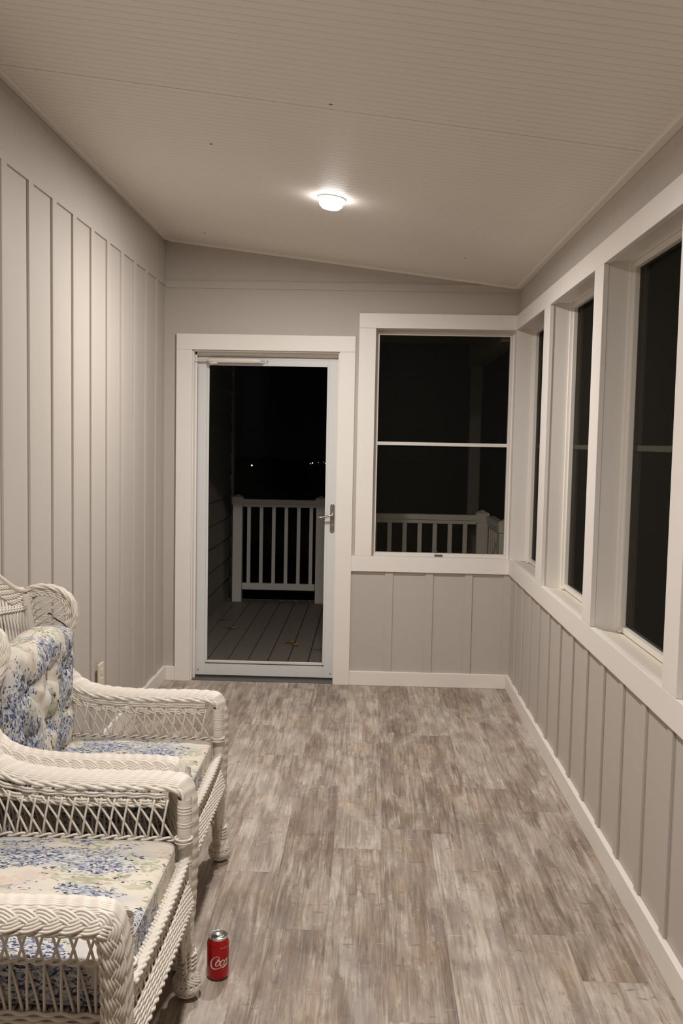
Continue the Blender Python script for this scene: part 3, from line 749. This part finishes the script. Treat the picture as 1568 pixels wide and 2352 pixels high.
FG = 'blue floral cushions on the wicker chairs'
for src, nm in ((sc1, 'seat'), (bc1, 'back')):
    c2 = copy_tree(src)
    src.location = Vector(src.location) + Vector(ch1.location); c2.location = Vector(c2.location) + Vector(ch2.location)
    tag(src, 'blue floral %s cushion on the nearer wicker armchair' % nm, 'cushion', FG)
    tag(c2, 'blue floral seat cushion on the far wicker armchair by the door' if nm == 'seat' else 'tufted blue floral pillow leaning against the back of the far wicker armchair', 'cushion', FG)

# ------------------------------------------------------------------ soda can
CAN = (.868, -3.215, 0); CR = .0305; CH = .122
def red_mat():
    m, nt, b = mat('red lacquered aluminium'); N = NT(nt)
    N.put(b.inputs['Base Color'], N.mix(N.noise(N.coord(), 60, 2), (.42, .010, .012), (.48, .014, .016)))
    b.inputs['Metallic'].default_value = .45; b.inputs['Roughness'].default_value = .3; return m
can = tag(empty('soda_can', CAN), 'opened red soda can with white script lettering on the floor by the chair leg', 'can')
m = MB(); m.lathe([(.0225, .0012), (.0250, .004), (.0290, .009), (CR, .0125), (CR, .1035), (.0295, .1065), (.0262, .1125), (.0252, .1155)], (0, 0, 0), 48); m.build('can_body', red_mat(), can)
m = MB(); m.lathe([(.0215, .0035), (.0225, .0), (.0235, .0), (.0252, .0042)], (0, 0, 0), 48); m.build('base_rim', ALU, can)
m = MB(); m.lathe([(.0252, .1150), (.0262, .1185), (.0270, .1205), (.0268, .1220), (.0258, .1222), (.0250, .1210), (.0240, .1165), (.0228, .1155), (.0218, .1172), (.0, .1172)], (0, 0, 0), 48)
lid = m.build('lid', ALU, can)
m = MB(); t = np.linspace(0, 2 * PI, 28, endpoint=False); m.add([(-.0105 + .0098 * math.cos(a), -.002 + .0088 * math.sin(a), .1176) for a in t], [tuple(range(28))]); m.build('mouth_opening', DARKIN, lid)
m = MB()
t = np.linspace(0, 2 * PI, 30)
m.tube(np.stack([.0075 + .0085 * np.cos(t), .001 + .0062 * np.sin(t), .1192 + .0006 * np.cos(t)], 1), .0013, 6)
m.lathe([(0, .0025), (.0022, .0023), (.0026, .0)], (.0005, 0, .1172), 12); m.box(-.001, .004, -.003, .003, .1186, .1196)
m.build('pull_tab', ALU, lid)
# script lettering wrapped round the can: strokes (centre line, half widths) in mm, x along circumference, y up
LETM = paint('white can print', (.62, .58, .54), .4, .02)
def stroke(m, pts, wd, R=CR + .00035, n=46):
    pts = [((p[0] + 1.5) * 1.52, (p[1] - 58.5) * 1.27 + 56.5) for p in pts]; wd = [q * 1.22 for q in wd]
    P, s = spline(pts, n); w = np.interp(np.linspace(0, 1, n), np.linspace(0, 1, len(wd)), wd)
    T_ = np.gradient(P, axis=0); T_ /= np.linalg.norm(T_, axis=1)[:, None]; Q = np.stack([-T_[:, 1], T_[:, 0]], 1)
    rows = []
    for k in (-1, -.5, 0, .5, 1):
        q = (P + Q * (w * k)[:, None]) / 1000.; th = TH0 + q[:, 0] / CR; rows.append(np.stack([R * np.cos(th), R * np.sin(th), q[:, 1]], 1))
    m.grid(np.stack(rows, 1), True)
TH0 = math.radians(-118)
m = MB()
# capital C with entry curl, low sweep and ribbon tail
stroke(m, [(11.5, 67.5), (10.2, 64.2), (12.2, 64.6), (14.0, 69.2), (12.0, 72.6), (7.0, 72.0), (1.5, 66.5), (-1.6, 58.0), (-1.2, 49.5), (3.0, 45.6), (9.5, 45.4), (16.5, 47.4), (22.5, 49.8), (28, 51.6)], [.5, .9, .7, .8, .8, 1.3, 2.0, 2.6, 2.1, 1.2, .8, .7, .7, .5])
stroke(m, [(17.5, 48.4), (20.0, 48.6), (21.8, 46.8), (24.5, 48.8), (30.5, 51.5)], [.4, 1.2, 1.5, 1.3, .3])
def oval(cx, cy, a, b_, tilt, w0, w1, t0=0, t1=2 * PI):
    t = np.linspace(t0, t1, 14); c, s_ = math.cos(tilt), math.sin(tilt)
    x = a * np.cos(t); y = b_ * np.sin(t)
    stroke(m, np.stack([cx + x * c + y * s_, cy - x * s_ + y * c], 1), [w0 + (w1 - w0) * abs(math.sin(q / 2 + .2)) for q in t])
oval(11.0, 57.4, 3.1, 6.4, .42, .7, 1.5)
stroke(m, [(13.3, 62.0), (14.0, 64.8), (12.4, 66.0), (11.2, 64.6), (13.0, 62.6), (16.5, 63.2)], [.5, .5, .5, .5, .5, .4])
oval(18.9, 57.6, 3.0, 6.4, .42, .8, 1.4, .9, 5.9)
oval(26.4, 57.8, 3.0, 6.4, .42, .8, 1.4, .6, 6.2)
stroke(m, [(31.2, 66.5), (29.2, 59.5), (28.2, 53.6), (29.6, 51.6), (32.8, 54.5)], [1.0, 1.3, 1.3, .9, .4])
stroke(m, [(34, 58.6), (38.5, 59.4)], [1.0, 1.0])
# second word continues round the can
stroke(m, [(50.5, 68.5), (52, 72), (47.5, 73), (42.5, 67), (39.6, 58), (41, 51), (46, 49), (51, 52.5)], [.8, .9, 1.0, 2.0, 2.5, 2.0, 1.0, .5])
oval(52.6, 57.6, 3.0, 6.4, .42, .7, 1.4)
stroke(m, [(58, 55), (62.5, 64), (64, 72), (61.8, 74.5), (59.6, 68), (58.8, 56), (60, 51.5), (63, 53.5)], [.5, .7, .8, .8, 1.3, 1.4, .9, .4])
oval(67.4, 57.8, 3.0, 6.4, .42, .8, 1.4, .6, 6.2)
stroke(m, [(72.2, 66.5), (70.2, 59.5), (69.2, 53.6), (70.6, 51.6), (74, 55)], [1.0, 1.3, 1.3, .9, .4])
m.build('script_lettering', LETM, can)
# small capitals under the shoulder
fc = bpy.data.curves.new('caps', 'FONT'); fc.body = 'ORIGINAL TASTE'; fc.size = 4.8; fc.space_character = 1.25
fo = bpy.data.objects.new('caps', fc); col.objects.link(fo); dg = bpy.context.evaluated_depsgraph_get()
me = bpy.data.meshes.new_from_object(fo.evaluated_get(dg)); bpy.data.objects.remove(fo)
bm = bmesh.new(); bm.from_mesh(me); bmesh.ops.subdivide_edges(bm, edges=[e for e in bm.edges if e.calc_length() > 1.2], cuts=2)
for v in bm.verts:
    th = TH0 + (26.0 + v.co.x) / 1000 / CR; v.co = Vector(((CR + .0003) * math.cos(th), (CR + .0003) * math.sin(th), (96.0 + v.co.y) / 1000))
o = bm_obj(bm, 'small_lettering', LETM, can)

# ------------------------------------------------------------------ outside: deck, railings, siding, yard
ZD = -.05
bd = MB(); x = .004 - .1425 * 1
for i in range(18):
    bd.box(x + .003, x + .1395, .16, 3.32, ZD - .025, ZD); x += .1425
for y in (.2, 1.2, 2.2, 3.2): bd.box(-.12, 2.4, y, y + .04, ZD - .2, ZD - .026)
dk = bd.build('porch_deck', DECKM, bevel=.003); structure(dk)
structure(B('deck_fascia', RAILM, [(-.14, 2.42, 3.32, 3.345, ZD - .28, ZD - .002)]))
sd = MB(); z = -.26; i = 0
while z < 3.0:
    sd.add([(-.10, .14, z), (-.10, 3.58, z), (-.117, 3.58, z + .203), (-.117, .14, z + .203), (-.13, .14, z), (-.13, 3.58, z), (-.13, 3.58, z + .203), (-.13, .14, z + .203)],
           [(0, 1, 2, 3), (4, 7, 6, 5), (0, 4, 5, 1), (3, 2, 6, 7), (1, 5, 6, 2), (0, 3, 7, 4)]); z += .203
sd.box(-.14, -.085, 3.56, 3.66, -.3, 3.0)
structure(sd.build('wall_outside', SIDING))
structure(B('wall_outside_far', SIDING, [(-4.5, -.13, 3.5, 3.62, -.3, 3.0)]))
def post(parent, x, y, h=.972, w=.09):
    m = MB(); m.box(x - w / 2, x + w / 2, y - w / 2, y + w / 2, ZD, h - .06)
    o = m.build('post', RAILM, parent, bevel=.004)
    m = MB(); c = w / 2 + .007; m.box(x - c, x + c, y - c, y + c, h - .085, h - .012)
    m.add([(x - c, y - c, h - .012), (x + c, y - c, h - .012), (x + c, y + c, h - .012), (x - c, y + c, h - .012), (x, y, h + .014)], [(0, 1, 4), (1, 2, 4), (2, 3, 4), (3, 0, 4)])
    m.build('post_cap', RAILM, o, bevel=.001); return o
def railing(label, p0, p1, posts_, nb, z0=.068, z1=.131, zt0=.868, zt1=.942, first=None, step=.1195):
    rt = tag(empty('deck_railing', (0, 0, 0)), label, 'railing', 'white deck railings outside')
    for (x, y) in posts_: post(rt, x, y)
    (xa, ya), (xb, yb) = p0, p1; along_x = abs(xb - xa) > abs(yb - ya)
    def bar(name, h0, h1, hw):
        if along_x: return B(name, RAILM, [(min(xa, xb), max(xa, xb), ya - hw, ya + hw, h0, h1)], rt, bevel=.005)
        return B(name, RAILM, [(xa - hw, xa + hw, min(ya, yb), max(ya, yb), h0, h1)], rt, bevel=.005)
    o = bar('top_rail', zt0 + .03, zt1, .034); bar('top_rail', zt0, zt0 + .03, .024); bar('bottom_rail', z0, z1, .024)
    L = math.hypot(xb - xa, yb - ya)
    for k in range(nb):
        t = (first + k * step) / L; x, y = xa + (xb - xa) * t, ya + (yb - ya) * t
        B('baluster', RAILM, [(x - .017, x + .017, y - .017, y + .017, z1, zt0)], rt, bevel=.003)
    return rt
railing('white deck railing with six balusters seen through the glass door', (.062, 3.2), (.762, 3.2), [(.015, 3.2), (.812, 3.2)], 6, first=.060)
railing('white deck railing seen through the screened window beside the door', (1.04, 1.75), (2.125, 1.75), [(.99, 1.75), (2.173, 1.75)], 9, first=.036, step=.1203)
railing('short white railing running from the corner post back toward the porch wall', (2.345 - .115, 1.70), (2.345 - .115, .95), [(2.232, .90)], 6, first=.07)
cl_ = tag(B('porch_column', ROOFM, [(2.075, 2.165, 1.94, 2.03, ZD, 2.14)], bevel=.004), 'tall square porch column rising behind the railing outside the far window', 'column')
structure(B('porch_roof_beam', ROOFM, [(2.06, 2.18, .13, 2.05, 2.14, 2.33)]))
structure(B('porch_roof', ROOFM, [(-.13, 2.25, .13, 2.1, 2.33, 2.37)]))
# dry leaves on the deck
def leaf(x, y, rz, s_, label):
    bm = bmesh.new(); out = []
    for i in range(40):
        a = 2 * PI * i / 40; r = s_ * (.62 + .28 * math.cos(a * 1) + .20 * math.cos(a * 7 + .4)); out.append(bm.verts.new((r * math.cos(a), r * .55 * math.sin(a), .004 + .026 * abs(math.sin(a * 1.5 + 1)) * (r / s_))))
    c = bm.verts.new((0, 0, .004))
    for i in range(40): bm.faces.new((c, out[i], out[(i + 1) % 40]))
    q = [bm.verts.new(p) for p in ((-s_ * .3, -.001, .005), (-s_ * 1.0, -.001, .006), (-s_ * 1.0, .001, .006), (-s_ * .3, .001, .005))]; bm.faces.new(q)
    o = bm_obj(bm, 'fallen_leaf', LEAFM, None, (x, y, ZD)); o.rotation_euler = (0, 0, rz)
    md = o.modifiers.new('thick', 'SOLIDIFY'); md.thickness = .0006
    return tag(o, label, 'leaf', 'dry leaves on the deck')
leaf(.018, 2.21, .5, .085, 'dark brown dry leaf by the siding near the railing post')
leaf(.14, 1.86, -.2, .065, 'small brown dry leaf, middle of the deck toward the siding')
leaf(.66, 1.36, .6, .07, 'curled brown oak leaf just outside the glass door')
leaf(.715, 1.29, -.7, .052, 'paler tan leaf touching the curled oak leaf outside the glass door')

# yard at night
structure(B('ground', DIRT, [(-90, 90, 3.4, 190, -2.1, -2.0)]))
# parked car about 100 m away
car = tag(empty('parked_car', (-12.9, 100, -2.0), .25), 'dark parked car with a street light glint made as glow on one headlight far out in the night yard', 'car')
prof = [(-2.2, .35), (-2.25, .7), (-1.9, .9), (-1.1, 1.0), (-.5, 1.42), (.9, 1.45), (1.6, 1.0), (2.15, .9), (2.25, .6), (2.2, .35)]
m = MB(); k = len(prof)
for sgn in (0,):
    v = [(-.88 if abs(p[1]) < 1.1 else -.66, p[0], p[1]) for p in prof] + [(.88 if abs(p[1]) < 1.1 else .66, p[0], p[1]) for p in prof]
    m.add(v, [tuple(range(k)), tuple(range(2 * k - 1, k - 1, -1))] + [(i, (i + 1) % k, k + (i + 1) % k, k + i) for i in range(k)])
m.build('car_body', CARP, car, bevel=.05)
for (x, y) in ((-.8, -1.4), (.8, -1.4), (-.8, 1.4), (.8, 1.4)):
    m = MB(); m.lathe([(0, -.11), (.32, -.11), (.33, 0), (.32, .11), (0, .11)], (x, y, .33), 20, 'x'); m.build('wheel', TYREM, car)
m = MB(); m.lathe([(0, -.04), (.07, -.03), (.09, .0)], (.62, -2.22, .72), 14, 'y'); m.build('headlight', emit('headlight', (1, .96, .85), 2.5), car)  # emission stands in for street light glinting off this headlight
m = MB(); m.lathe([(0, -.05), (.09, -.04), (.12, .0)], (-.62, -2.22, .72), 14, 'y'); m.build('headlight', CARP, car)
GL = 'tiny distant lamps beyond the railing'
for i, (x, y, z, r, st) in enumerate(((-7.25, 130, -1.70, .06, 1.6), (-6.95, 130, -1.60, .08, 3.), (-6.2, 132, -1.55, .045, 1.2), (-5.5, 134, -1.55, .045, 1.), (-5.1, 131, -1.62, .05, 1.6))):
    lp = tag(empty('yard_lamp', (x, y, -2.0)), 'tiny lit lamp among a few in a row in the dark distance beyond the railing', 'lamp', GL)
    mm = MB(); mm.lathe([(0, -r), (r * .7, -r * .7), (r, 0), (r * .7, r * .7), (0, r)], (0, 0, z + 2.0), 10); mm.build('lamp_globe', emit('yard lamp %d' % i, (.75, .95, .55), st), lp)
    mm = MB(); mm.tube([(0, 0, 0), (0, 0, z + 2.0 - r)], .03, 8); mm.build('lamp_post', POLEM, lp)

# small nail marks in ceiling: real nail heads
nl = MB()
for (u, v) in ((.30, -.33), (.63, -2.06), (1.115, -2.66), (1.75, -.62)):
    nl.lathe([(0, -.0012), (.006, -.001), (.007, 0)], (u, v, zc(u)), 10)
structure(nl.build('ceiling_nail_heads', LATCHM))

# ------------------------------------------------------------------ world, camera, view
w = bpy.data.worlds.new('night'); sc.world = w; w.use_nodes = True
w.node_tree.nodes['Background'].inputs[0].default_value = (.6, .65, 1, 1); w.node_tree.nodes['Background'].inputs[1].default_value = .0006

cam = bpy.data.cameras.new('camera'); co = bpy.data.objects.new('camera', cam); col.objects.link(co); sc.camera = co
pitch, yaw, roll = map(math.radians, (4.2701, 1.6247, 1.1238))
fwd = Vector((-math.sin(yaw) * math.cos(pitch), math.cos(yaw) * math.cos(pitch), -math.sin(pitch))); right = Vector((math.cos(yaw), math.sin(yaw), 0)); up = right.cross(fwd)
r2 = right * math.cos(roll) + up * math.sin(roll); u2 = up * math.cos(roll) - right * math.sin(roll)
co.matrix_world = Matrix(((r2.x, u2.x, -fwd.x, 1.2607), (r2.y, u2.y, -fwd.y, -5.7241), (r2.z, u2.z, -fwd.z, 1.5017), (0, 0, 0, 1)))
cam.sensor_fit = 'VERTICAL'; cam.sensor_height = 24; cam.lens = 2147.93 / 2352 * 24; cam.clip_start = .05; cam.clip_end = 400
vs = sc.view_settings; sc.display_settings.display_device = 'sRGB'; vs.view_transform = 'Standard'; vs.look = 'None'; vs.gamma = 1; vs.use_curve_mapping = False
vs.exposure = 0.06
sc.cycles.use_denoising = True; sc.cycles.max_bounces = 10; sc.cycles.diffuse_bounces = 6; sc.cycles.transparent_max_bounces = 12
sc.cycles.sample_clamp_indirect = 6
